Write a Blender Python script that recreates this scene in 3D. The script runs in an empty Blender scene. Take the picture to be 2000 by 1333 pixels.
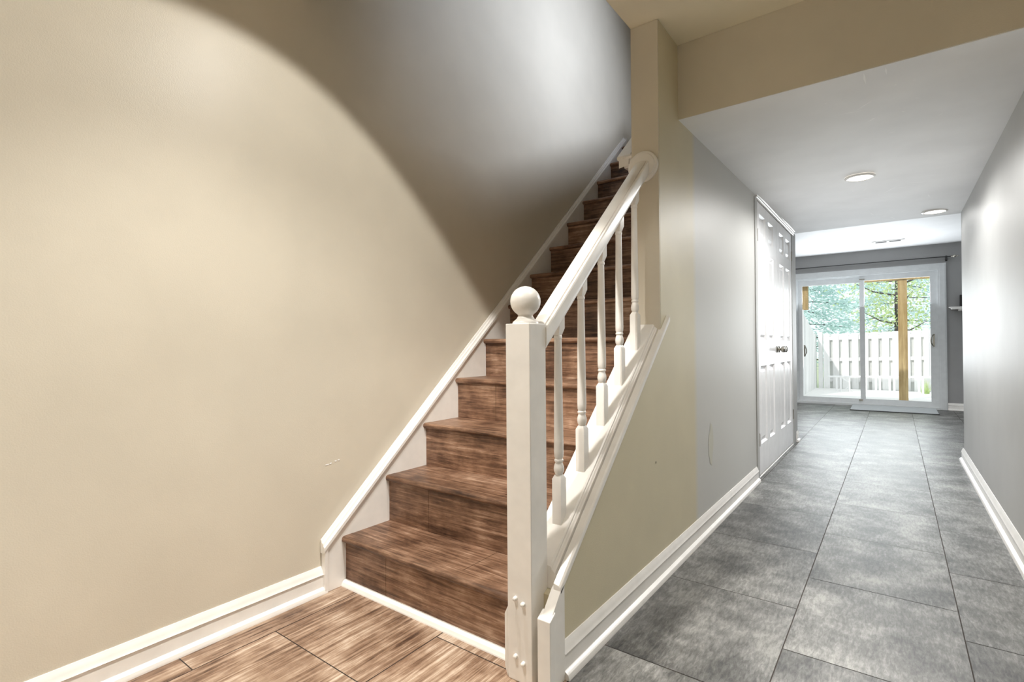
import bpy, bmesh, math, random
from mathutils import Vector, Matrix
random.seed(7)
SC = bpy.context.scene
COL = SC.collection
PI = math.pi

# ------------------------------------------------------------------ camera
cam_d = bpy.data.cameras.new('camera'); cam = bpy.data.objects.new('camera', cam_d); COL.objects.link(cam)
cam_d.sensor_fit = 'HORIZONTAL'; cam_d.sensor_width = 36.0; cam_d.lens = 36.0 * 1004.36 / 2000.0
cam_d.clip_start = 0.02; cam_d.clip_end = 200
YAW, PITCH, ROLL = 0.6406, -0.0076, -0.0077
_m = Matrix(((math.cos(YAW), math.sin(YAW), 0), (0, 0, -1), (-math.sin(YAW), math.cos(YAW), 0)))   # rows: right, down, forward
_rx = Matrix(((1, 0, 0), (0, math.cos(PITCH), -math.sin(PITCH)), (0, math.sin(PITCH), math.cos(PITCH))))
_rz = Matrix(((math.cos(ROLL), -math.sin(ROLL), 0), (math.sin(ROLL), math.cos(ROLL), 0), (0, 0, 1)))
_M = _rz @ _rx @ _m
_r, _d, _f = _M[0], _M[1], _M[2]
cam.matrix_world = Matrix(((_r[0], -_d[0], -_f[0], 0), (_r[1], -_d[1], -_f[1], 0), (_r[2], -_d[2], -_f[2], 1.0), (0, 0, 0, 1)))
SC.camera = cam

# ------------------------------------------------------------------ colour management, sky, lights
SC.view_settings.view_transform = 'Standard'; SC.view_settings.look = 'None'
SC.view_settings.exposure = 0.0; SC.view_settings.gamma = 1.0; SC.view_settings.use_curve_mapping = False
W = bpy.data.worlds.new('sky'); SC.world = W; W.use_nodes = True
W.node_tree.nodes['Background'].inputs[0].default_value = (0.86, 0.95, 1.0, 1)
W.node_tree.nodes['Background'].inputs[1].default_value = 1.5

def light(name, kind, loc, energy, color, aim=None, **kw):
    d = bpy.data.lights.new(name, kind); d.energy = energy; d.color = color
    for k, v in kw.items(): setattr(d, k, v)
    o = bpy.data.objects.new(name, d); COL.objects.link(o); o.location = loc
    if aim is not None:
        o.rotation_euler = (Vector(aim) - Vector(loc)).to_track_quat('-Z', 'Y').to_euler()
    return o
WARM = (1.0, 0.965, 0.90)
COOL = (0.90, 0.96, 1.0)
def even_falloff(o, amount, mode='Linear'):
    d = o.data; d.use_nodes = True; nt = d.node_tree; em = nt.nodes['Emission']
    fo = nt.nodes.new('ShaderNodeLightFalloff'); fo.inputs['Strength'].default_value = amount
    nt.links.new(fo.outputs[mode], em.inputs['Strength'])
SC.cycles.diffuse_bounces = 8; SC.cycles.max_bounces = 16
light('sunlight', 'SUN', (-3, 8, 7), 2.6, (1, 0.97, 0.92), aim=(0, 15, 0), angle=0.02)
even_falloff(light('entry_can_light', 'SPOT', (-1.10, 1.10, 2.39), 33, WARM, aim=(-1.418, 0.886, 1.39), spot_size=math.radians(109), spot_blend=0.10, shadow_soft_size=0.04), 1.0, 'Constant')
even_falloff(light('entry_near_can_light', 'SPOT', (-1.15, 0.36, 2.39), 48, WARM, aim=(-1.0, 0.9, 0), spot_size=math.radians(104), spot_blend=0.6, shadow_soft_size=0.02), 1.0)
even_falloff(light('entry_second_can_light', 'SPOT', (-0.10, 1.40, 2.40), 17, WARM, aim=(-0.10, 1.40, 0), spot_size=math.radians(108), spot_blend=0.2, shadow_soft_size=0.04), 1.0)
light('entry_front_fill', 'AREA', (-0.2, -0.95, 0.75), 2.2, (1, 0.97, 0.93), aim=(-0.4, 2, 0.6), shape='RECTANGLE', size=1.8, size_y=1.2)  # added fill lamp; the front wall behind it has no glass
even_falloff(light('hall_can_light', 'SPOT', (-0.175, 4.06, 2.045), 62, (1, 0.99, 0.97), aim=(-0.175, 4.06, 0), spot_size=math.radians(172), spot_blend=0.4, shadow_soft_size=0.07), 1.0)
even_falloff(light('hall_end_can_light', 'SPOT', (0.27, 5.48, 2.045), 10, (1, 0.99, 0.97), aim=(0.27, 5.48, 0), spot_size=math.radians(172), spot_blend=0.4, shadow_soft_size=0.07), 1.0)
light('patio_daylight', 'AREA', (-0.41, 9.66, 1.25), 66, COOL, aim=(-0.41, 5.0, 3.6), shape='RECTANGLE', size=1.7, size_y=1.4)
light('family_room_fill', 'AREA', (-2.2, 8.0, 2.38), 22, (1, 0.98, 0.95), aim=(-2.2, 8.0, 0), shape='RECTANGLE', size=1.2, size_y=1.2)  # unseen fill lamp added to brighten the hall and far room
light('upstairs_window', 'AREA', (0.75, 3.1, 4.3), 15, (0.76, 0.84, 1.0), aim=(-1.88, 3.1, 2.95), shape='RECTANGLE', size=0.4, size_y=0.6, spread=math.radians(58))

# ------------------------------------------------------------------ materials
def nt_new(name):
    m = bpy.data.materials.new(name); m.use_nodes = True
    nt = m.node_tree; return m, nt, nt.nodes['Principled BSDF']
def N(nt, t, **kw):
    n = nt.nodes.new(t)
    for k, v in kw.items():
        if k.startswith('i_'):
            key = k[2:]; key = int(key) if key.isdigit() else key.replace('_', ' ')
            n.inputs[key].default_value = v
        else: setattr(n, k, v)
    return n
def L(nt, a, b): nt.links.new(a, b)
def ramp(nt, fac, stops):
    r = N(nt, 'ShaderNodeValToRGB'); e = r.color_ramp.elements
    while len(e) < len(stops): e.new(0.5)
    for el, (p, c) in zip(e, stops): el.position = p; el.color = (*c, 1)
    L(nt, fac, r.inputs[0]); return r
def rgb(*c): return (*c, 1)

def paint(name, color, rough=0.5, bump=0.06, scale=260, mottled=0.03, spec=0.4, color2=None, split=None):
    m, nt, b = nt_new(name)
    tc = N(nt, 'ShaderNodeTexCoord')
    n1 = N(nt, 'ShaderNodeTexNoise', i_Scale=3.0, i_Detail=3.0); L(nt, tc.outputs['Object'], n1.inputs['Vector'])
    c0 = tuple(max(0, v * (1 - mottled)) for v in color); c1 = tuple(v * (1 + mottled) for v in color)
    r = ramp(nt, n1.outputs['Fac'], [(0.35, c0), (0.65, c1)])
    out = r.outputs[0]
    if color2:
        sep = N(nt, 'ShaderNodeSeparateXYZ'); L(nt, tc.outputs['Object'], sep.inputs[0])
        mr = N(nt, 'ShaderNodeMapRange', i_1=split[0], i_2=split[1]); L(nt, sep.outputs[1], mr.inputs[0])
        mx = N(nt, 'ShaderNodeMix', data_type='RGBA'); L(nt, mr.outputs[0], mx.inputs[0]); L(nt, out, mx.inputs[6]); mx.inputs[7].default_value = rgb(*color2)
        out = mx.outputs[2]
    L(nt, out, b.inputs['Base Color'])
    n2 = N(nt, 'ShaderNodeTexNoise', i_Scale=scale, i_Detail=2.0); L(nt, tc.outputs['Object'], n2.inputs['Vector'])
    n3 = N(nt, 'ShaderNodeTexNoise', i_Scale=9.0, i_Detail=4.0); L(nt, tc.outputs['Object'], n3.inputs['Vector'])
    ad = N(nt, 'ShaderNodeMath', operation='MULTIPLY_ADD', i_1=2.5); L(nt, n3.outputs['Fac'], ad.inputs[0]); L(nt, n2.outputs['Fac'], ad.inputs[2])
    bp = N(nt, 'ShaderNodeBump', i_Strength=bump, i_Distance=0.01); L(nt, ad.outputs[0], bp.inputs['Height'])
    L(nt, bp.outputs[0], b.inputs['Normal'])
    b.inputs['Roughness'].default_value = rough; b.inputs['Specular IOR Level'].default_value = spec
    return m

def plain(name, color, rough=0.4, metal=0.0, spec=0.5, var=0.04):
    m, nt, b = nt_new(name)
    tc = N(nt, 'ShaderNodeTexCoord')
    n1 = N(nt, 'ShaderNodeTexNoise', i_Scale=14.0, i_Detail=3.0); L(nt, tc.outputs['Object'], n1.inputs['Vector'])
    r = ramp(nt, n1.outputs['Fac'], [(0.3, tuple(v * (1 - var) for v in color)), (0.7, tuple(min(1, v * (1 + var)) for v in color))])
    L(nt, r.outputs[0], b.inputs['Base Color'])
    b.inputs['Roughness'].default_value = rough; b.inputs['Metallic'].default_value = metal; b.inputs['Specular IOR Level'].default_value = spec
    return m

def wood(name, stops, stretch, rough=0.42, rnd='object', spec=0.4, bump=0.25, cloud=0.5):
    m, nt, b = nt_new(name)
    tc = N(nt, 'ShaderNodeTexCoord')
    if rnd == 'object':
        oi = N(nt, 'ShaderNodeObjectInfo'); rv = oi.outputs['Random']
    else:
        g = N(nt, 'ShaderNodeNewGeometry'); rv = g.outputs['Random Per Island']
    mu = N(nt, 'ShaderNodeMath', operation='MULTIPLY', i_1=37.0); L(nt, rv, mu.inputs[0])
    cx = N(nt, 'ShaderNodeCombineXYZ'); [L(nt, mu.outputs[0], cx.inputs[i]) for i in range(3)]
    va = N(nt, 'ShaderNodeVectorMath', operation='ADD'); L(nt, tc.outputs['Object'], va.inputs[0]); L(nt, cx.outputs[0], va.inputs[1])
    mp = N(nt, 'ShaderNodeMapping'); mp.inputs['Scale'].default_value = stretch; L(nt, va.outputs[0], mp.inputs['Vector'])
    n1 = N(nt, 'ShaderNodeTexNoise', i_Scale=1.0, i_Detail=10.0, i_Roughness=0.76, i_Distortion=0.4); L(nt, mp.outputs[0], n1.inputs['Vector'])
    n2 = N(nt, 'ShaderNodeTexNoise', i_Scale=5.0, i_Detail=4.0, i_Roughness=0.6); L(nt, va.outputs[0], n2.inputs['Vector'])
    mx = N(nt, 'ShaderNodeMix', data_type='FLOAT'); mx.inputs[0].default_value = cloud; L(nt, n1.outputs['Fac'], mx.inputs[2]); L(nt, n2.outputs['Fac'], mx.inputs[3])
    r = ramp(nt, mx.outputs[0], stops)
    hv = N(nt, 'ShaderNodeHueSaturation'); L(nt, r.outputs[0], hv.inputs['Color'])
    mr = N(nt, 'ShaderNodeMapRange', i_3=0.85, i_4=1.15); L(nt, rv, mr.inputs[0]); L(nt, mr.outputs[0], hv.inputs['Value'])
    L(nt, hv.outputs[0], b.inputs['Base Color'])
    bp = N(nt, 'ShaderNodeBump', i_Strength=bump, i_Distance=0.003); L(nt, n1.outputs['Fac'], bp.inputs['Height']); L(nt, bp.outputs[0], b.inputs['Normal'])
    b.inputs['Roughness'].default_value = rough; b.inputs['Specular IOR Level'].default_value = spec
    return m

TAN = (0.66, 0.612, 0.515)
M_tan = paint('tan wall paint', TAN, rough=0.42)
M_hall = paint('greige to grey hall wall', (0.62, 0.565, 0.415), rough=0.5, spec=0.28, color2=(0.57, 0.57, 0.55), split=(2.62, 2.68))  # base colour turns from greige to grey along the wall
M_grey = paint('grey wall paint', (0.50, 0.50, 0.49), rough=0.5, spec=0.3)
M_patch = paint('filler patch', (0.56, 0.55, 0.48), rough=0.6)
M_dgrey = paint('family room grey paint', (0.33, 0.33, 0.33), rough=0.5)
M_ceil = paint('white ceiling paint', (0.87, 0.87, 0.875), rough=0.6, bump=0.03)
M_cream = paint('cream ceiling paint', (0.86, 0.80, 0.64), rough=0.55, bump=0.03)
M_trim = plain('white gloss trim paint', (0.86, 0.84, 0.81), rough=0.3)
M_door = plain('white door paint', (0.84, 0.84, 0.85), rough=0.32)
M_scuff = plain('bare white scuff', (0.99, 0.99, 0.99), rough=0.6, var=0.0)
M_tread = wood('brown wood look stair tile', [(0.38, (0.035, 0.016, 0.010)), (0.46, (0.13, 0.067, 0.039)), (0.54, (0.27, 0.155, 0.097)), (0.63, (0.52, 0.36, 0.26))], (4, 75, 75), cloud=0.42)
M_fbrown = wood('brown wood look floor tile', [(0.39, (0.06, 0.03, 0.018)), (0.46, (0.21, 0.125, 0.078)), (0.53, (0.38, 0.265, 0.185)), (0.62, (0.66, 0.54, 0.43))], (62, 3, 20), rnd='island', cloud=0.36)
M_fgrey = wood('grey floor tile', [(0.39, (0.042, 0.042, 0.040)), (0.47, (0.102, 0.100, 0.094)), (0.53, (0.165, 0.163, 0.156)), (0.62, (0.29, 0.285, 0.27))], (95, 22, 16), rnd='island', cloud=0.5, rough=0.42, spec=0.35)
M_grout = plain('dark grout', (0.05, 0.04, 0.035), rough=0.9)
M_dark = plain('dark gap', (0.012, 0.012, 0.012), rough=0.9)  # near-black colour standing in for shade in gaps and openings
M_nickel = plain('satin nickel', (0.45, 0.43, 0.38), rough=0.25, metal=1.0)
M_black = plain('black metal', (0.02, 0.02, 0.02), rough=0.35)
M_vinyl = plain('white vinyl frame', (0.66, 0.68, 0.69), rough=0.35)
M_mat = plain('light grey mat', (0.55, 0.58, 0.60), rough=0.7)
M_fence = wood('bleached fence wood', [(0.3, (0.68, 0.68, 0.67)), (0.6, (0.84, 0.84, 0.83)), (0.8, (0.9, 0.9, 0.89))], (30, 30, 1.5), cloud=0.2, rough=0.8)
M_pine = wood('yellow pine', [(0.30, (0.20, 0.12, 0.04)), (0.46, (0.38, 0.26, 0.11)), (0.6, (0.52, 0.38, 0.18)), (0.75, (0.60, 0.46, 0.24))], (26, 26, 1.6), cloud=0.15, rough=0.7)
M_patio = plain('pale concrete', (0.85, 0.84, 0.82), rough=0.9)
M_bench = plain('white tube', (0.9, 0.9, 0.9), rough=0.5)
M_soil = plain('ground', (0.35, 0.4, 0.25), rough=0.95)
M_spruce = plain('blue green needles', (0.68, 0.87, 0.84), rough=0.8, var=0.25)
def leafy(m):
    nt = m.node_tree; b = nt.nodes['Principled BSDF']; src = b.inputs['Base Color'].links[0].from_socket
    t = N(nt, 'ShaderNodeBsdfTranslucent'); L(nt, src, t.inputs[0]); x = N(nt, 'ShaderNodeMixShader', i_0=0.5)
    L(nt, b.outputs[0], x.inputs[1]); L(nt, t.outputs[0], x.inputs[2]); L(nt, x.outputs[0], nt.nodes['Material Output'].inputs[0]); return m
M_leaf = plain('yellow green leaves', (0.62, 0.74, 0.38), rough=0.7, var=0.25)
leafy(M_spruce); leafy(M_leaf)
M_bark = plain('dark bark', (0.07, 0.06, 0.06), rough=0.9, var=0.3)
def emit(name, c, s):
    m, nt, b = nt_new(name); b.inputs['Base Color'].default_value = rgb(*c)
    b.inputs['Emission Color'].default_value = rgb(*c); b.inputs['Emission Strength'].default_value = s; return m
M_lens = emit('lit lamp lens', (1, 0.98, 0.92), 3.0)
def glass():
    m = bpy.data.materials.new('clear window glass'); m.use_nodes = True; nt = m.node_tree
    nt.nodes.remove(nt.nodes['Principled BSDF'])
    t = N(nt, 'ShaderNodeBsdfTransparent'); g = N(nt, 'ShaderNodeBsdfGlossy', i_Roughness=0.02); f = N(nt, 'ShaderNodeFresnel', i_IOR=1.45)
    x = N(nt, 'ShaderNodeMixShader'); L(nt, f.outputs[0], x.inputs[0]); L(nt, t.outputs[0], x.inputs[1]); L(nt, g.outputs[0], x.inputs[2])
    L(nt, x.outputs[0], nt.nodes['Material Output'].inputs[0]); return m
M_glass = glass()

# ------------------------------------------------------------------ mesh helpers
def BM(): return bmesh.new()
def box(bm, x0, x1, y0, y1, z0, z1, mi=0):
    vs = [bm.verts.new(p) for p in ((x0, y0, z0), (x1, y0, z0), (x1, y1, z0), (x0, y1, z0), (x0, y0, z1), (x1, y0, z1), (x1, y1, z1), (x0, y1, z1))]
    for q in ((3, 2, 1, 0), (4, 5, 6, 7), (0, 1, 5, 4), (1, 2, 6, 5), (2, 3, 7, 6), (3, 0, 4, 7)):
        f = bm.faces.new([vs[i] for i in q]); f.material_index = mi
    return vs
def loft(bm, rings, cap=True, closed=True):
    V = [[bm.verts.new(p) for p in r] for r in rings]
    n = len(V[0])
    for a, b in zip(V, V[1:]):
        for i in range(n if closed else n - 1):
            j = (i + 1) % n
            bm.faces.new((a[i], a[j], b[j], b[i]))
    if cap:
        bm.faces.new(V[0][::-1]); bm.faces.new(V[-1])
    return V
def prism_x(bm, poly, x0, x1): loft(bm, [[(x0, y, z) for y, z in poly], [(x1, y, z) for y, z in poly]])
def prism_y(bm, poly, y0, y1): loft(bm, [[(x, y0, z) for x, z in poly], [(x, y1, z) for x, z in poly]])
def slope_prism(bm, prof, y0, y1, z0, s):           # profile (x, dz) carried along the stair slope, plumb-cut ends
    loft(bm, [[(x, y, z0 + s * (y - y0) + d) for x, d in prof] for y in (y0, y1)])
def lathe(bm, prof, c, axis='z', n=28, cap=True):
    rings = []
    for r, h in prof:
        ring = []
        for k in range(n):
            a = 2 * PI * k / n; u, v = r * math.cos(a), r * math.sin(a)
            ring.append({'z': (c[0] + u, c[1] + v, c[2] + h), 'y': (c[0] + u, c[1] + h, c[2] + v), 'x': (c[0] + h, c[1] + u, c[2] + v)}[axis])
        rings.append(ring)
    loft(bm, rings, cap=cap)
def tube(bm, pts, rad, n=10):
    pts = [Vector(p) for p in pts]; rings = []
    for i, p in enumerate(pts):
        t = (pts[min(i + 1, len(pts) - 1)] - pts[max(i - 1, 0)]).normalized()
        ref = Vector((0, 0, 1)) if abs(t.z) < 0.9 else Vector((1, 0, 0))
        u = t.cross(ref).normalized(); v = t.cross(u)
        r = rad[i] if isinstance(rad, (list, tuple)) else rad
        rings.append([p + u * (r * math.cos(2 * PI * k / n)) + v * (r * math.sin(2 * PI * k / n)) for k in range(n)])
    loft(bm, rings)
def wloc(o):
    v = Vector((0, 0, 0))
    while o is not None: v += o.location; o = o.parent
    return v
def obj(name, bm, mats, parent=None, smooth=None, bevel=None, **props):
    if parent is not None:
        d = -wloc(parent); bmesh.ops.translate(bm, verts=bm.verts, vec=d)
    bmesh.ops.recalc_face_normals(bm, faces=bm.faces)
    me = bpy.data.meshes.new(name); bm.to_mesh(me); bm.free()
    o = bpy.data.objects.new(name, me); COL.objects.link(o)
    for m in (mats if isinstance(mats, (list, tuple)) else [mats]): me.materials.append(m)
    if smooth:
        for p in me.polygons: p.use_smooth = True
        md = o.modifiers.new('smooth angle', 'EDGE_SPLIT'); md.split_angle = math.radians(smooth); md.use_edge_sharp = False
    if bevel:
        md = o.modifiers.new('bevel', 'BEVEL'); md.width = bevel; md.segments = 2; md.limit_method = 'ANGLE'
    if parent is not None: o.parent = parent
    for k, v in props.items(): o[k] = v
    return o
def thing(name, label, cat, loc=(0, 0, 0), group=None):
    o = bpy.data.objects.new(name, None); COL.objects.link(o); o.location = loc; o.empty_display_size = 0.1
    o['label'] = label; o['category'] = cat
    if group: o['group'] = group
    return o
def struct(name, bm, mats, label, cat, parent=None, **kw):
    o = obj(name, bm, mats, parent, **kw); o['kind'] = 'structure'; o['label'] = label; o['category'] = cat; return o
def struct_root(name, label, cat, loc=(0, 0, 0)):
    o = thing(name, label, cat, loc); o['kind'] = 'structure'; return o
def copy_tree(o, parent=None):
    c = o.copy(); COL.objects.link(c); c.parent = parent
    for ch in [k for k in bpy.data.objects if k.parent == o]: copy_tree(ch, c)
    return c

# ------------------------------------------------------------------ dimensions
XL, XH, XR = -1.885, -0.815, 0.45
YB = 2.43                      # face of the dropped beam
ZC, ZE = 2.06, 2.416           # hall ceiling, entry ceiling
YWL, YWR = 5.95, 5.68          # ends of hall walls
YF = 9.80                      # far wall face
XE = 1.15                      # entry right side
S = 0.892

# ------------------------------------------------------------------ floor: tiles over grout
bm = BM()
box(bm, -4.2, 2.2, -1.1, YF, -0.12, -0.0015, 0)
offs = {-8: .3, -7: .6, -6: .2, -5: .45, -4: .9, -3: .687, -2: .953, -1: .63, 0: .924, 1: .614, 2: 1.018, 3: .7, 4: .9, 5: .65, 6: .3}
PX, PY, G = 0.483, 0.632, 0.0018
for i, o0 in offs.items():
    x0, x1 = -0.790 + PX * i, -0.790 + PX * (i + 1)
    k = -3
    while True:
        y0 = o0 + PY * k; y1 = y0 + PY; k += 1
        if y0 > YF: break
        if y1 < -1.1: continue
        a, b_, c, d = max(x0 + G, -4.2), min(x1 - G, 2.2), max(y0 + G, -1.1), min(y1 - G, YF)
        if b_ - a < .01 or d - c < .01: continue
        brown = (i <= -1 and y0 < 1.6)  # colour chosen by place: brown in the entry, grey elsewhere
        f = bm.faces.new([bm.verts.new(p) for p in ((a, c, 0), (b_, c, 0), (b_, d, 0), (a, d, 0))]); f.material_index = 1 if brown else 2
struct('floor', bm, [M_grout, M_fbrown, M_fgrey], 'tiled floor, brown wood look in the entry and grey along the hall', 'floor')

# ------------------------------------------------------------------ walls and ceilings
def wall(name, args, mat, label):
    bm = BM(); box(bm, *args); return struct(name, bm, mat, label, 'wall')
wall('wall_left', (XL - .12, XL, -1.1, 6.1, -0.1, 4.95), M_tan, 'tall tan wall running up beside the staircase')
wall('wall_right', (XR, XR + .14, YB + .1, YWR, -0.1, 2.3), M_grey, 'grey painted wall on the right of the hall')
wall('wall_entry_right', (XE, XE + .12, -1.1, YB, -0.1, 2.5), M_tan, 'tan wall on the right of the entry')
wall('wall_front', (XL, XE, -1.22, -1.1, -0.1, 4.95), M_tan, 'wall behind the entry')
# hall left wall: triangular part under the stair stringer plus full-height part behind the end post
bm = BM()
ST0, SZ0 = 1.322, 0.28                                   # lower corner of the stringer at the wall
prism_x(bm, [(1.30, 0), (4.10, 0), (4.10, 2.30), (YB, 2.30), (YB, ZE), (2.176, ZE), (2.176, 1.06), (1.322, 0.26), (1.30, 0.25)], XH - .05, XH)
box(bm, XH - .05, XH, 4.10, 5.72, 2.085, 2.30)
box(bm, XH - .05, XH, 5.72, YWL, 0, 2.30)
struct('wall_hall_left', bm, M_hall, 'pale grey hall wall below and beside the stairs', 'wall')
# stair side wall above, ending in the tan end post
bm = BM(); prism_x(bm, [(2.19, .9), (YWL - .2, .9), (YWL - .2, 3.6), (4.5, 3.6), (2.19, 2.56)], -.94, XH - .051); box(bm, -.94, XH - .001, 2.17, 2.189, 1.05, 2.415)  # unseen sloping top is shaped to cut the upstairs light on the left wall
struct('wall_stair', bm, M_tan, 'tan end post and side wall where the handrail ends', 'wall')
# closet recess behind doors
bm = BM(); box(bm, XH - .14, XH - .05, 4.05, 5.8, 0, 2.2); struct('wall_closet', bm, M_dark, 'dark closet interior behind the double doors', 'wall')
# dropped beam
bm = BM()
box(bm, XH, XE, YB - .004, YB + .014, 2.0632, ZE); struct('wall_beam', bm, M_tan, 'tan dropped bulkhead above the hall opening', 'wall')
# ceilings
bm = BM()
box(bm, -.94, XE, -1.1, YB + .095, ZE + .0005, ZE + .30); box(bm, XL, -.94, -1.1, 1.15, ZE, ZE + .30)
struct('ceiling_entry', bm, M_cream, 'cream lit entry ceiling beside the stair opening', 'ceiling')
bm = BM()
def warped(z): return [(XH - .05, YB, z[0]), (XR + .1, YB, z[1]), (XR + .1, YWR, z[2]), (XH - .05, YWL, z[3])]
zs = (2.0625, 2.060, 2.072, 2.118)
loft(bm, [warped(zs), warped([z + .30 for z in zs])])
hall_ceiling = struct('ceiling_hall', bm, M_ceil, 'white scuffed ceiling over the hall with two recessed lights', 'ceiling')
bm = BM(); box(bm, -4.2, 2.2, 5.66, YF + .2, 2.44, 2.56)
struct('ceiling_family_room', bm, M_ceil, 'white ceiling of the far room', 'ceiling')
# far room
bm = BM()
box(bm, -4.2, -1.36, YF, YF + .14, -.1, 2.5); box(bm, 0.54, 2.2, YF, YF + .14, -.1, 2.5); box(bm, -1.36, .54, YF, YF + .14, 2.06, 2.5)
struct('wall_far', bm, M_dgrey, 'dark grey far wall around the sliding door', 'wall')
wall('wall_far_left', (-4.3, -4.2, 5.6, YF, -.1, 2.5), M_grey, 'left wall of the far room')
wall('wall_far_right', (2.2, 2.3, 5.6, YF, -.1, 2.5), M_grey, 'right wall of the far room')
bm = BM(); box(bm, -4.2, XH - .14, 5.80, YWL - .02, -.1, 2.5); struct('wall_far_return', bm, M_grey, 'near wall of the far room on the left', 'wall')
bm = BM(); box(bm, XR + .14, 2.2, 5.56, YWR - .02, -.1, 2.5); struct('wall_far_return_right', bm, M_grey, 'near wall of the far room on the right', 'wall')
# upper storey shell
bm = BM(); box(bm, XL - .1, 1.4, -1.2, 6.2, 4.85, 4.95); struct('ceiling_upstairs', bm, M_ceil, 'upstairs ceiling over the stairwell', 'ceiling')
wall('wall_upstairs_right', (1.3, 1.4, -1.1, 6.1, 2.7, 4.9), M_tan, 'upstairs wall to the right')
wall('wall_upstairs_end', (XL, 1.3, 6.0, 6.1, 2.4, 4.9), M_tan, 'upstairs wall at the end of the stairwell')
bm = BM(); box(bm, -.86, 1.3, YB + .1, 6.0, 2.42, 2.70); box(bm, XL, -.94, 4.35, 6.0, 2.45, 2.70); struct('floor_upstairs', bm, M_tan, 'upper floor edge', 'floor')

# wear on the walls
def blob(bm, f, c0, c1, r0, r1, n=14, seed=1):
    rn = random.Random(seed); vs = []
    for k in range(n):
        a = 2 * PI * k / n; q = rn.uniform(.75, 1.15); vs.append(bm.verts.new(f(c0 + r0 * q * math.cos(a), c1 + r1 * q * math.sin(a))))
    bm.faces.new(vs)
WL = bpy.data.objects['wall_left']; WH = bpy.data.objects['wall_hall_left']
fl = lambda y, z: (XL + .0012, y, z)
fh = lambda y, z: (XH + .0010, y, z)
bm = BM()
for i, (y, z, a, b_) in enumerate(((1.245, .512, .010, .003), (1.262, .514, .006, .003), (1.285, .520, .005, .004), (1.30, .522, .006, .003))): blob(bm, fl, y, z, a, b_, 9, i)
obj('scuff_mark', bm, M_scuff, WL)
bm = BM(); blob(bm, fh, 2.905, .44, .045, .115, 18, 5); obj('filler_patch', bm, M_patch, WH, label='yellowish filler patch on the hall wall')
bm = BM(); blob(bm, fh, 2.10, .50, .004, .006, 8, 6); obj('nail_hole', bm, M_dark, WH)

# ------------------------------------------------------------------ baseboards (each with a shoe strip)
BB = [(0, 0), (.030, 0), (.030, .006), (.026, .016), (.018, .022), (.013, .024), (.013, .070), (.017, .074), (.012, .082), (.011, .088), (.006, .098), (.003, .105), (0, .105)]
def baseboard(name, x, sgn, y0, y1, label):
    bm = BM(); prism_y(bm, [(x + sgn * a, z) for a, z in BB], y0, y1); return struct(name, bm, M_trim, label, 'baseboard', smooth=30)
baseboard('baseboard_left', XL, 1, -1.1, 1.226, 'white baseboard along the tan left wall')
baseboard('baseboard_hall_left', XH, 1, 1.325, 4.045, 'white baseboard under the stair wall')
baseboard('baseboard_right', XR, -1, YB + .12, 5.74, 'white baseboard along the right hall wall')
bm = BM(); prism_x(bm, [(YF - a, z) for a, z in BB], .606, 2.2)
struct('baseboard_far', bm, M_trim, 'short white baseboard right of the sliding door', 'baseboard', smooth=30)
bm = BM(); prism_y(bm, [(XH + a, z) for a, z in BB], 5.875, 5.985)
struct('baseboard_closet', bm, M_trim, 'baseboard stub at the far corner past the closet doors', 'baseboard', smooth=30)

# ------------------------------------------------------------------ staircase
stairs = thing('staircase', 'brown wood look staircase climbing between tan wall and white banister', 'staircase', (-1.4, 1.3, 0))
NST, RUN, RISE = 13, .2327, .2076
Xs = XL + .003
X0, X1 = -1.862, -.9412
def nose(k): return 1.298 + RUN * k, RISE * (k + 1) - .0036
for k in range(NST):
    y, z = nose(k); zb = nose(k - 1)[1] if k else 0.0
    bm = BM(); yr = y + .020; xr = -.9586 if k == 0 else X1
    sx = -1.607 if k in (0, 1, 3, 5, 8) else (-1.10 if k in (6, 7, 10) else -1.30)
    if k in (2, 4): box(bm, X0, X1, yr, yr + .014, zb, z - .026)
    else:
        box(bm, X0, sx - .001, yr, yr + .014, zb, z - .026); box(bm, sx + .001, xr, yr, yr + .014, zb, z - .026)
    obj('riser', bm, M_tread, stairs)
    bm = BM()
    r = .013
    pr = [(y + r - r * math.sin(a), z - r + r * math.cos(a)) for a in [PI * t / 8 for t in range(9)]]
    prism_x(bm, pr + [(y + .055, z - 2 * r), (y + .055, z)], X0 - (.004), xr)
    sx = -1.235
    ye = y + RUN + .034
    if k < NST - 1:
        box(bm, X0, sx - .001, y + .0565, ye, z - .026, z - .0006); box(bm, sx + .001, X1, y + .0565, ye, z - .026, z - .0006)
    else: box(bm, Xs, X1, y + .056, 4.6, z - .026, z)
    obj('tread', bm, M_tread, stairs, smooth=40)
bm = BM(); prism_x(bm, [(1.318, 0), (1.318, .022), (1.311, .022), (1.300, .015), (1.294, .004), (1.293, 0)], X0, -.9586)
obj('shoe_moulding', bm, M_trim, stairs, label='white shoe strip under the bottom riser')
# wall skirt and its cap
LS = .875
def zskirt(y): return .213 + LS * (y - 1.211)
bm = BM()
prism_x(bm, [(1.228, 0), (1.50, 0), (4.20, 2.35), (4.20, zskirt(4.20) - .03), (1.228, zskirt(1.228) - .03)], Xs, X0 - .001)
obj('skirt_board', bm, M_trim, stairs, label='white painted skirt board against the wall')
bm = BM()
cap = [(Xs, 0), (Xs + .007, 0), (Xs + .011, -.010), (Xs + .018, -.013), (Xs + .021, -.022), (Xs + .030, -.028), (Xs + .030, -.044), (Xs + .023, -.052), (Xs, -.052)]
slope_prism(bm, cap, 1.211, 4.165, .213, LS)
prism_y(bm, [(Xs, .0), (Xs + .026, .0), (Xs + .026, zskirt(1.228) - .045), (Xs, zskirt(1.228) - .045)], 1.216, 1.229)
obj('skirt_cap', bm, M_trim, stairs, smooth=20, label='moulded white cap along the skirt board')
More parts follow.
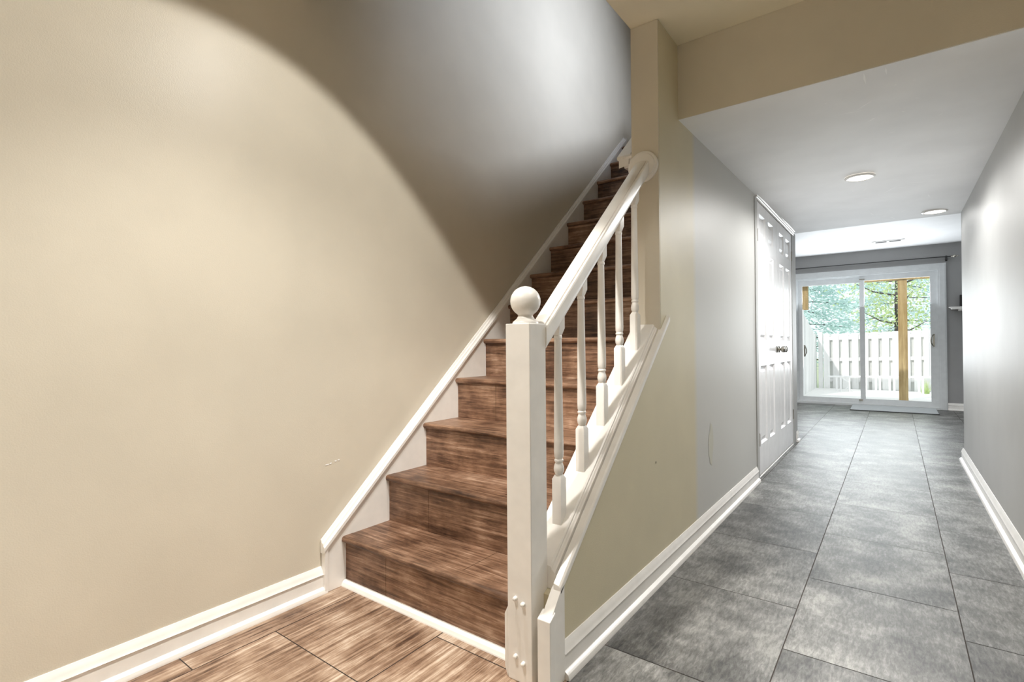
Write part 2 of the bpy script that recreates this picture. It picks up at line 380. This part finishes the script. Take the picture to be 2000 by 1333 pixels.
# ------------------------------------------------------------------ banister
ban = thing('stair_banister', 'white painted banister with ball-topped newel beside the brown stairs', 'banister', (-.90, 1.28, 0))
NX0, NX1, NY0, NY1 = -.945, -.857, 1.235, 1.322
bm = BM(); box(bm, NX0, NX1, NY0, NY1, 0, 1.064)
prism_y(bm, [(NX0, .012), (NX0, .215), (NX0 - .013, .188), (NX0 - .013, .03), (NX0 - .003, .0)], NY0 + .001, NY1)
newel = obj('newel_post', bm, M_trim, ban, bevel=.0025)
NC = ((NX0 + NX1) / 2, (NY0 + NY1) / 2)
bm = BM()
prof = [(.040, 0), (.039, .006), (.033, .011), (.027, .016), (.0235, .022), (.0225, .026)]
cz, R_ = .0685, .0462
a0 = -math.asin((cz - .029) / R_) + .02
prof += [(R_ * math.cos(a), cz + R_ * math.sin(a)) for a in [a0 + (PI / 2 - .02 - a0) * t / 18 for t in range(19)]]
lathe(bm, prof, (NC[0], NC[1], 1.0635), n=40)
obj('ball_finial', bm, M_trim, newel, smooth=50)
for px, pz in ((-.914, .246), (-.886, .236), (-.914, .075), (-.886, .062)):
    bm = BM(); lathe(bm, [(.0065, .004), (.0065, -.006), (.0055, -.010), (.0025, -.012)], (px, NY0, pz), 'y', n=16)
    obj('screw_plug', bm, M_trim, newel, smooth=40)
# painted soffit so that nothing shows through under the treads
bm = BM(); prism_x(bm, [(1.40, 0), (2.165, 0), (2.165, .75), (1.40, .10)], -.940, -.868)
obj('inner_stringer', bm, M_trim, ban)
# curb the balusters stand on
def zc(y): return .417 + S * (y - 1.421)
bm = BM()
curb = [(-.940, 0), (-.848, 0), (-.843, -.004), (-.842, -.010), (-.838, -.012), (-.835, -.016), (-.8305, -.018), (-.8295, -.024), (-.8295, -.15), (-.940, -.15)]
slope_prism(bm, curb, NY1 - .001, 2.1705, zc(NY1 - .001), S)
obj('curb_rail', bm, M_trim, ban, smooth=20)
# outer stringer: broad sloping face and a narrow outer edge, then the plumb foot
bm = BM()
slope_prism(bm, [(-.8245, -.022), (-.806, -.026), (-.800, -.031), (-.799, -.040), (-.799, -.052), (-.8245, -.052)], 1.302, 2.245, zc(1.302), S)
prism_x(bm, [(1.252, 0), (1.325, 0), (1.325, zc(1.325) - .045), (1.302, zc(1.302) - .04), (1.252, .215)], -.832, -.799)
obj('outer_stringer', bm, M_trim, ban, bevel=.0015)
bm = BM(); prism_x(bm, [(1.238, 0), (1.268, 0), (1.268, .225), (1.238, .207)], -.840, -.796)
obj('stringer_foot_block', bm, M_trim, ban, bevel=.002)
# handrail
def zl(y): return 1.079 + .9 * (y - 1.346)
HX = -.885
bm = BM()
hp = [(-.033, -.010), (-.029, -.003), (-.018, .001), (0, .003), (.014, .002), (.0195, -.001), (.0205, -.011), (.0245, -.011), (.0255, -.001), (.031, -.004), (.033, -.010), (.033, -.050), (.030, -.064), (.027, -.070), (-.027, -.070), (-.030, -.064), (-.033, -.050)]
slope_prism(bm, [(HX + a, d) for a, d in hp], NY1 - .002, 2.158, zl(NY1 - .002), .9)
obj('handrail', bm, M_trim, ban, smooth=20)
bm = BM(); lathe(bm, [(.068, 0), (.068, -.008), (.064, -.013), (.058, -.0145), (.056, -.019), (.048, -.021), (.001, -.021)], (HX, 2.1695, 1.782), 'y', n=48)
obj('rosette', bm, M_trim, ban, smooth=30)
# balusters
def baluster_bm():
    bm = BM(); h = .0165
    cx, cy = -.868 - h, 1.421 + h; base = zc(1.421)
    # square foot cut to the slope
    q = [(-h, -h), (h, -h), (h, h), (-h, h)]
    z1 = base + .146
    loft(bm, [[(cx + a, cy + b, base - .02 + S * (b + h)) for a, b in q], [(cx + a, cy + b, z1) for a, b in q], [(cx + a * .62, cy + b * .62, z1 + .013) for a, b in q]])
    zt = zl(cy) - .068
    prof = [(.010, .010), (.0118, .013), (.0155, .022), (.0168, .031), (.0160, .040), (.0130, .050), (.0120, .054), (.0150, .057), (.0150, .062), (.0125, .065), (.0150, .071), (.0158, .090)]
    top = zt - .075 - z1
    prof += [(.0158 - .0038 * t / 8, .09 + (top - .09) * t / 8) for t in range(1, 9)]
    prof += [(.0135, top + .001), (.0138, top + .008), (.0115, top + .012)]
    lathe(bm, prof, (cx, cy, z1), n=24)
    z2 = z1 + top + .011
    loft(bm, [[(cx + a * .55, cy + b * .55, z2) for a, b in q], [(cx + a, cy + b, z2 + .024) for a, b in q], [(cx + a, cy + b, zl(cy + b) - .064) for a, b in q]])
    return bm
b0 = obj('baluster', baluster_bm(), M_trim, ban, smooth=35)
for i in range(1, 5):
    c = b0.copy(); COL.objects.link(c); c.parent = ban
    c.location = (0, .156 * i, .156 * i * .896)

# wall handrail beyond the post, returned to the wall
wr = thing('wall_handrail', 'moulded white handrail end showing behind the tan post', 'handrail', (-1.0, 2.3, 1.9))
bm = BM()
y0, z0 = 2.30, 1.902
ret = [(0, .0), (-.004, -.006), (0, -.012), (.010, -.017), (.011, -.034), (.005, -.040), (.006, -.047), (.014, -.050), (.014, -.054), (.075, -.054), (.075, .060)]
prism_x(bm, [(y0 + a, z0 + d) for a, d in ret], -1.040, -.941)
pr = [(-1.073, 0), (-1.070, .004), (-1.005, .004), (-1.002, 0), (-1.004, -.014), (-1.012, -.018), (-1.012, -.045), (-1.062, -.054), (-1.062, -.018), (-1.071, -.013)]
slope_prism(bm, pr, y0, 3.9, z0, S)
obj('rail', bm, M_trim, wr, smooth=20)
for yy in (2.6, 3.5):
    bm = BM(); box(bm, -1.045, -.941, yy - .02, yy + .02, z0 + S * (yy - y0) - .07, z0 + S * (yy - y0) - .02); obj('bracket', bm, M_trim, wr)

# ------------------------------------------------------------------ closet double doors
door = struct_root('door_1', 'white six panel double closet doors in the hall', 'door', (XH, 4.9, 0))
DX = -.812
def leaf(y0, y1, cols):
    bm = BM(); zb, zt = .022, 2.056
    # stiles and rails around recessed panels with raised fields
    rows = [(.243, .826), (1.018, 1.695), (1.795, 1.975)]
    ys = sorted([y0, y1] + [v for c in cols for v in c]); zsv = sorted([zb, zt] + [v for c in rows for v in c])
    T = .034
    for i in range(len(ys) - 1):
        for j in range(len(zsv) - 1):
            hole = any(abs(ys[i] - c[0]) < 1e-6 for c in cols) and any(abs(zsv[j] - r[0]) < 1e-6 for r in rows)
            if not hole: box(bm, DX - T, DX, ys[i], ys[i + 1], zsv[j], zsv[j + 1])
    bmesh.ops.remove_doubles(bm, verts=bm.verts, dist=1e-5)
    o = obj('door_leaf', bm, M_door, door)
    for c in cols:
        for r in rows:
            bm = BM()
            def rect(x, m): return [(x, c[0] + m, r[0] + m), (x, c[1] - m, r[0] + m), (x, c[1] - m, r[1] - m), (x, c[0] + m, r[1] - m)]
            loft(bm, [rect(DX - .001, 0), rect(DX - .014, .014), rect(DX - .014, .026), rect(DX - .004, .046)], cap=False)
            v = [bm.verts.new(p) for p in rect(DX - .004, .046)]; bm.faces.new(v)
            obj('panel', bm, M_door, o)
    return o
l1 = leaf(4.125, 4.912, [(4.205, 4.44), (4.545, 4.765)])
l2 = leaf(4.918, 5.690, [(5.04, 5.26), (5.37, 5.59)])
for yy, lf in ((4.868, l1), (4.965, l2)):
    bm = BM()
    lathe(bm, [(.030, 0), (.030, .004), (.024, .008), (.011, .011), (.009, .026), (.012, .030), (.020, .034), (.0265, .043), (.0275, .054), (.024, .064), (.014, .069), (.001, .070)], (DX, yy, .945), 'x', n=24)
    obj('knob', bm, M_nickel, lf, smooth=40, label='satin nickel door knob')
for yy, zz, lf in ((4.126, .285, l1), (4.126, 1.80, l1), (5.694, .30, l2), (5.694, 1.85, l2)):
    bm = BM(); box(bm, DX - .006, DX + .0015, yy - .003, yy + .022 if yy < 5 else yy + .012, zz - .045, zz + .045); lathe(bm, [(.005, -.046), (.005, .046)], (DX + .003, yy, zz), 'z', n=10)
    obj('hinge', bm, M_nickel, lf)
# casing: moulded head and jambs
bm = BM()
head = [(XH, 2.062), (XH + .006, 2.062), (XH + .008, 2.072), (XH + .013, 2.076), (XH + .013, 2.088), (XH + .019, 2.092), (XH + .019, 2.104), (XH + .026, 2.108), (XH + .026, 2.1205), (XH, 2.1205)]
prism_y(bm, head, 4.095, 5.80)
struct('door_casing', bm, M_trim, 'moulded white head trim above the closet doors', 'trim', door, smooth=20); bpy.data.objects['door_casing'].pop('category')
bm = BM(); box(bm, XH - .03, XH + .008, 4.05, 4.120, 0, 2.07)
obj('door_jamb', bm, M_grey, door)
bm = BM(); box(bm, XH - .03, XH + .008, 5.697, 5.80, 0, 2.07); box(bm, XH, XH + .004, 5.80, YWL + .004, 0, 2.1)
obj('door_jamb', bm, M_grey, door)  # grey colour carries the shadow on this far jamb
bm = BM(); box(bm, XH - .04, XH + .006, 4.10, 5.70, .0, .012)
obj('threshold', bm, M_trim, door, bevel=.003)
bm = BM(); box(bm, XH - .045, XH - .02, 4.10, 5.70, .012, .03)
obj('gap', bm, M_dark, door)  # dark box standing in for the shade under the doors

# ------------------------------------------------------------------ sliding patio door
sd = struct_root('door_2', 'white sliding glass patio door in the far wall', 'door', (-.41, YF, 0))
Yd = YF - .02
cx0, cx1 = -1.425, .603
bm = BM()
def frame_y(bm, x0, x1, z0, z1, w, y0, y1, bottom=True):
    box(bm, x0, x0 + w, y0, y1, z0, z1); box(bm, x1 - w, x1, y0, y1, z0, z1); box(bm, x0 + w, x1 - w, y0, y1, z1 - w, z1)
    if bottom: box(bm, x0 + w, x1 - w, y0, y1, z0, z0 + w)
frame_y(bm, cx0, cx1, 0, 2.152, .075, YF - .022, YF, bottom=False)
frame_y(bm, cx0 + .012, cx1 - .012, 0, 2.140, .014, YF - .027, YF - .02, bottom=False)
obj('casing', bm, M_vinyl, sd)
bm = BM()
frame_y(bm, cx0 + .075, cx1 - .075, .0, 2.077, .024, YF - .014, YF + .12)
frame_y(bm, cx0 + .099, cx1 - .099, .024, 2.053, .014, YF + .012, YF + .12)
box(bm, cx0 + .08, cx1 - .08, YF - .045, YF + .1, 0, .030)
obj('outer_frame', bm, M_vinyl, sd)
def sash(x0, x1, y, gx0, gx1, gz0, gz1, z0=.036, z1=2.04):
    bm = BM()
    box(bm, x0, gx0, y, y + .035, z0, z1); box(bm, gx1, x1, y, y + .035, z0, z1); box(bm, gx0, gx1, y, y + .035, z0, gz0); box(bm, gx0, gx1, y, y + .035, gz1, z1)
    o = obj('sliding_sash', bm, M_vinyl, sd)
    bm = BM(); box(bm, gx0 - .004, gx1 + .004, y + .014, y + .020, gz0 - .004, gz1 + .004); obj('glass_pane', bm, M_glass, o)
    return o
s1 = sash(-1.322, -.385, YF + .055, -1.252, -.449, .102, 1.948)
s2 = sash(-.449, .500, YF + .016, -.389, .420, .108, 1.972)
def pull(x, y, zc_, sgn, o):
    bm = BM()
    tube(bm, [(x, y, zc_ + .085), (x + sgn * .012, y - .03, zc_ + .075), (x + sgn * .03, y - .042, zc_ + .035), (x + sgn * .033, y - .044, zc_), (x + sgn * .03, y - .042, zc_ - .035), (x + sgn * .012, y - .03, zc_ - .075), (x, y, zc_ - .085)], .008)
    box(bm, x - .012, x + .012, y - .004, y, zc_ - .095, zc_ + .095)
    obj('pull_handle', bm, M_nickel, o, smooth=40, label='curved metal pull handle')
pull(-1.222, YF + .055, .862, 1, s1); pull(.455, YF + .016, 1.02, -1, s2)
bm = BM(); box(bm, -.47, -.42, YF + .004, YF + .016, .07, .10); box(bm, -.45, -.38, YF + .004, YF + .016, 1.985, 2.0); obj('latch', bm, M_nickel, sd)

# ------------------------------------------------------------------ far room furnishings
rod = thing('curtain_rod', 'thin dark curtain rod above the sliding patio door', 'curtain rod', (-.4, YF - .07, 2.232))
bm = BM(); tube(bm, [(-1.6, YF - .07, 2.232), (.66, YF - .07, 2.232)], .0085); obj('rod', bm, M_black, rod, smooth=40)
bm = BM(); box(bm, .600, .614, YF - .08, YF, 2.19, 2.245); box(bm, .594, .620, YF - .004, YF, 2.175, 2.255); obj('bracket', bm, M_black, rod)
bm = BM(); lathe(bm, [(.009, 0), (.012, .006), (.006, .014), (.016, .026), (.022, .040), (.016, .054), (.006, .064), (.009, .072), (.003, .084)], (.655, YF - .07, 2.232), 'x', n=18); obj('finial', bm, M_nickel, rod, smooth=50)
sh = thing('wall_shelf', 'small white moulded shelf on the far grey wall', 'shelf', (.85, YF, 1.47))
bm = BM(); prism_y(bm, [(.625, 1.498), (.625, 1.488), (.645, 1.480), (.655, 1.462), (1.2, 1.462), (1.2, 1.498)], YF - .16, YF); obj('board', bm, M_trim, sh)
bm = BM(); box(bm, .73, .78, YF - .12, YF, 1.44, 1.462); obj('bracket', bm, M_trim, sh)
bm = BM(); box(bm, .742, .86, YF - .12, YF - .04, 1.4985, 1.665)
obj('speaker', bm, M_black, label='small black box standing on the white shelf', category='speaker', bevel=.004)
mt = thing('door_mat', 'thin light grey mat on the floor in front of the sliding door', 'mat', (-.04, 9.4, 0))
bm = BM(); loft(bm, [[(-.545, 9.07, .009), (.468, 9.11, .009), (.462, 9.745, .016), (-.55, 9.74, .016)], [(-.545, 9.07, .013), (.468, 9.11, .013), (.462, 9.745, .022), (-.55, 9.74, .022)]]); obj('top_layer', bm, M_mat, mt)
bm = BM(); loft(bm, [[(-.55, 9.06, .001), (.473, 9.10, .001), (.467, 9.745, .001), (-.555, 9.74, .001)], [(-.55, 9.06, .009), (.473, 9.10, .009), (.467, 9.745, .016), (-.555, 9.74, .016)]]); obj('black_backing', bm, M_black, mt, label='black rubber backing edge')
vt = thing('ceiling_vent', 'white slotted air vent in the far room ceiling', 'vent', (-.07, 9.05, 2.44))
bm = BM(); box(bm, -.26, .12, 9.00, 9.14, 2.430, 2.4395); obj('vent_frame', bm, M_trim, vt)
for xa, xb in ((-.215, -.085), (-.055, .075)):
    bm = BM(); box(bm, xa, xb, 9.03, 9.10, 2.4285, 2.4305); obj('slot', bm, M_dark, vt)

# recessed hall lights
def can(x, y, z, label):
    t = thing('recessed_light', label, 'ceiling light', (x, y, z), 'recessed lights in the hall ceiling')
    bm = BM(); lathe(bm, [(.086, .004), (.086, -.002), (.074, -.007), (.068, -.005), (.066, .004)], (x, y, z), 'z', n=40, cap=False); obj('trim_ring', bm, M_trim, t, smooth=40)
    bm = BM(); lathe(bm, [(.0665, .003), (.0665, -.003), (.05, -.006), (.001, -.007)], (x, y, z), 'z', n=40); obj('lens', bm, M_lens, t, smooth=40)
    return t
can(-.175, 4.06, 2.079, 'round lit recessed light nearer the camera in the hall ceiling')
can(.272, 5.50, 2.077, 'round lit recessed light at the far end of the hall ceiling')

# paint scuffs on the hall ceiling
bm = BM()
def zhall(x, y):
    u = (x - XH) / (XR - XH); v = (y - YB) / (5.8 - YB)
    return (zs[0] * (1 - u) + zs[1] * u) * (1 - v) + (zs[3] * (1 - u) + zs[2] * u) * v - .0012
def scuff(x, y, dx, dy, w):
    l = math.hypot(dx, dy); nx, ny = -dy / l * w, dx / l * w
    p = [(x - nx * .3, y - ny * .3), (x + dx * .4 - nx, y + dy * .4 - ny), (x + dx, y + dy), (x + dx * .5 + nx, y + dy * .5 + ny)]
    bm.faces.new([bm.verts.new((a, b, zhall(a, b))) for a, b in p])
for _ in range(46):
    x = random.uniform(-.25, .25); y = random.choice([random.uniform(2.6, 3.3), random.uniform(3.9, 5.6), random.uniform(4.0, 5.5)])
    a = random.choice([.25, .3, 1.4, 2.2]) + random.uniform(-.25, .25); l = random.choice([.01, .015, .03, .05, .10])
    scuff(x, y, l * math.cos(a), l * math.sin(a), random.uniform(.0016, .0036))
for s in ((-.09, 2.45, .004, .11, .004), (-.02, 2.45, .004, .07, .003), (.02, 4.35, .22, .10, .0022), (-.06, 4.6, .10, -.20, .0028), (-.1, 4.72, .16, .03, .002), (-.03, 5.55, .05, .10, .005)): scuff(*s)
obj('scuff_mark', bm, M_scuff, hall_ceiling)

# ------------------------------------------------------------------ outside
bm = BM(); box(bm, -6, 6, YF + .14, 14.45, -.22, -.10); struct('patio', bm, M_patio, 'sunlit pale concrete patio outside the sliding door', 'patio')
bm = BM(); box(bm, -30, 30, 14.45, 60, -.8, -.6); struct('ground', bm, M_soil, 'ground beyond the fence', 'ground')
fence = thing('board_fence', 'pale shadowbox board fence across the back of the patio', 'fence', (-.4, 14.5, -.1))
x = -1.40; k = 0
def ftop(x): return 1.205 + .03 * (x + 1.4)
while x < 2.6:
    bm = BM(); box(bm, x, x + .128, 14.48, 14.497, -.6, ftop(x)); obj('picket', bm, M_fence, fence)
    bm = BM(); box(bm, x + .098, x + .226, 14.545, 14.562, -.6, ftop(x) - .01); obj('picket', bm, M_fence, fence)
    x += .192
for z in (1.05, .54, .05):
    bm = BM(); prism_y(bm, [(-1.49, z + .0), (2.7, z + .12), (2.7, z + .20), (-1.49, z + .085)], 14.498, 14.544); obj('rail', bm, M_fence, fence)
for xx, zt in ((-1.50, 1.24), (.50, 1.315)):
    bm = BM(); box(bm, xx, xx + .085, 14.44, 14.55, -.6, zt); obj('post', bm, M_fence, fence)
lf = thing('side_fence', 'pale board fence running back along the left of the patio', 'fence', (-1.56, 13.2, -.1))
yy = 12.16
while yy < 14.55:
    t = (yy - 12.16) / 2.3; zt = 1.66 - .44 * min(1, t * 1.15)
    bm = BM(); box(bm, -1.575, -1.555, yy, yy + .128, -.6, zt); obj('picket', bm, M_fence, lf); yy += .136
bm = BM(); box(bm, -1.62, -1.576, 12.16, 14.4, .3, .39); obj('rail', bm, M_fence, lf)
bm = BM(); box(bm, -1.60, -1.515, 12.06, 12.15, -.2, 1.68); obj('post', bm, M_fence, lf)
tr = thing('trestle_rail', 'low white slatted rail standing before the fence', 'railing', (-.3, 13.7, -.1))
bm = BM(); tube(bm, [(-1.24, 13.7, .222), (2.0, 13.7, .30)], .022); obj('top_bar', bm, M_bench, tr, smooth=40)
for xx in (-1.076, -.997, -.833, -.522, -.348, -.276, -.106, -.027, .386, .452):
    bm = BM(); tube(bm, [(xx, 13.7, -.10), (xx, 13.7, .23 + .024 * (xx + 1.1))], .019, 8); obj('leg', bm, M_bench, tr, smooth=40)
for a, b in (((-.98, .21), (-.84, .10)), ((-.84, .04), (-.92, -.09))):
    bm = BM(); tube(bm, [(a[0], 13.7, a[1]), (b[0], 13.7, b[1])], .011, 8); obj('brace', bm, M_bench, tr)
bm = BM(); box(bm, .045, .185, 12.08, 12.22, -.10, 2.17)
obj('timber_post', bm, M_pine, label='square yellow pine post standing on the patio', category='post', bevel=.006)
bm = BM(); box(bm, -1.56, -1.44, 12.16, 12.28, 1.68, 2.17); 
obj('timber_corner_post', bm, M_pine, label='yellow pine post at the left edge of the patio door view', category='post')
bm = BM(); box(bm, -3, 3, 12.06, 12.26, 2.172, 2.40)
obj('deck_beam', bm, M_pine, label='pine beam across the top of the patio posts', category='beam')
gr = BM()
for _ in range(90):
    x, y = .50 + random.gauss(0, .035), 13.95 + random.gauss(0, .05); h = random.uniform(.12, .36)
    a = random.uniform(0, PI); dx, dy = .006 * math.cos(a), .006 * math.sin(a); lx, ly = random.gauss(0, .04), random.gauss(0, .04)
    gr.faces.new([gr.verts.new(p) for p in ((x - dx, y - dy, -.1), (x + dx, y + dy, -.1), (x + lx, y + ly, -.1 + h))])
obj('grass_clump', gr, M_leaf, label='green weeds growing by the fence at the patio corner', category='grass', kind='stuff')

def tree(name, label, x, y, z0, h, rad, crown0, kind, nleaf, mat, limbs=10):
    t = thing(name, label, 'tree', (x, y, z0), 'trees behind the fence')
    bm = BM(); tube(bm, [(x, y, z0), (x + .05, y, z0 + h * .5), (x, y, z0 + h)], [.10, .07, .015], 10)
    rnd = random.Random(hash(label) % 1000 if False else len(label) * 7)
    ends = []
    for i in range(limbs):
        u = (i + .5) / limbs; zz = z0 + crown0 + (h - crown0) * u; a = i * 2.4 + rnd.uniform(-.4, .4)
        r = rad * ((1 - u * .85) if kind == 'conifer' else math.sin(PI * min(.95, u * .8 + .18)))
        dz = -.10 * r if kind == 'conifer' else .45 * r
        e = (x + r * math.cos(a), y + r * math.sin(a), zz + dz); ends.append(((x, y, zz), e))
        tube(bm, [(x, y, zz), ((x + e[0]) / 2, (y + e[1]) / 2, zz + dz * .3), e], [.028, .018, .006], 6)
    obj('trunk', bm, M_bark, t)
    bm = BM()
    for _ in range(nleaf):
        s, e = ends[rnd.randrange(len(ends))]; u = rnd.uniform(.15, 1.05) ** .7
        sp = (.10 + .10 * rad * (1 - u * .5)) if kind == 'conifer' else .28
        c = Vector(s).lerp(Vector(e), u) + Vector((rnd.gauss(0, sp), rnd.gauss(0, sp), rnd.gauss(0, sp * (.7 if kind == 'conifer' else 1))))
        if kind == 'conifer':
            d = Vector((e[0] - s[0] + rnd.gauss(0, .5), e[1] - s[1] + rnd.gauss(0, .5), rnd.gauss(-.25, .3))).normalized() * rnd.uniform(.07, .15)
            w = d.cross(Vector((rnd.gauss(0, 1), rnd.gauss(0, 1), rnd.gauss(0, 1)))).normalized() * .026
        else:
            d = Vector((rnd.gauss(0, 1), rnd.gauss(0, 1), rnd.gauss(0, .7))).normalized() * rnd.uniform(.05, .09)
            w = d.cross(Vector((rnd.gauss(0, 1), rnd.gauss(0, 1), rnd.gauss(0, 1)))).normalized() * .028
        bm.faces.new([bm.verts.new(p) for p in (c, c + d * .5 + w, c + d, c + d * .5 - w)])
    obj('foliage', bm, mat, t, kind='stuff')
tree('spruce_tree', 'blue green spruce behind the left of the fence', -2.6, 19.4, -.6, 6.8, 1.9, 1.0, 'conifer', 20000, M_spruce, 40)
tree('spruce_tree', 'blue green spruce behind the middle of the fence', 0.25, 24.8, -.6, 8.8, 2.6, 1.0, 'conifer', 30000, M_spruce, 46)
tree('spruce_tree', 'blue green spruce behind the right of the fence', 2.75, 19.4, -.6, 6.8, 1.9, 1.0, 'conifer', 20000, M_spruce, 40)
tree('leafy_tree', 'yellow green leafy tree beside the pine post', .02, 16.0, -.6, 5.0, 0.95, 1.7, 'broad', 3400, M_leaf, 14)
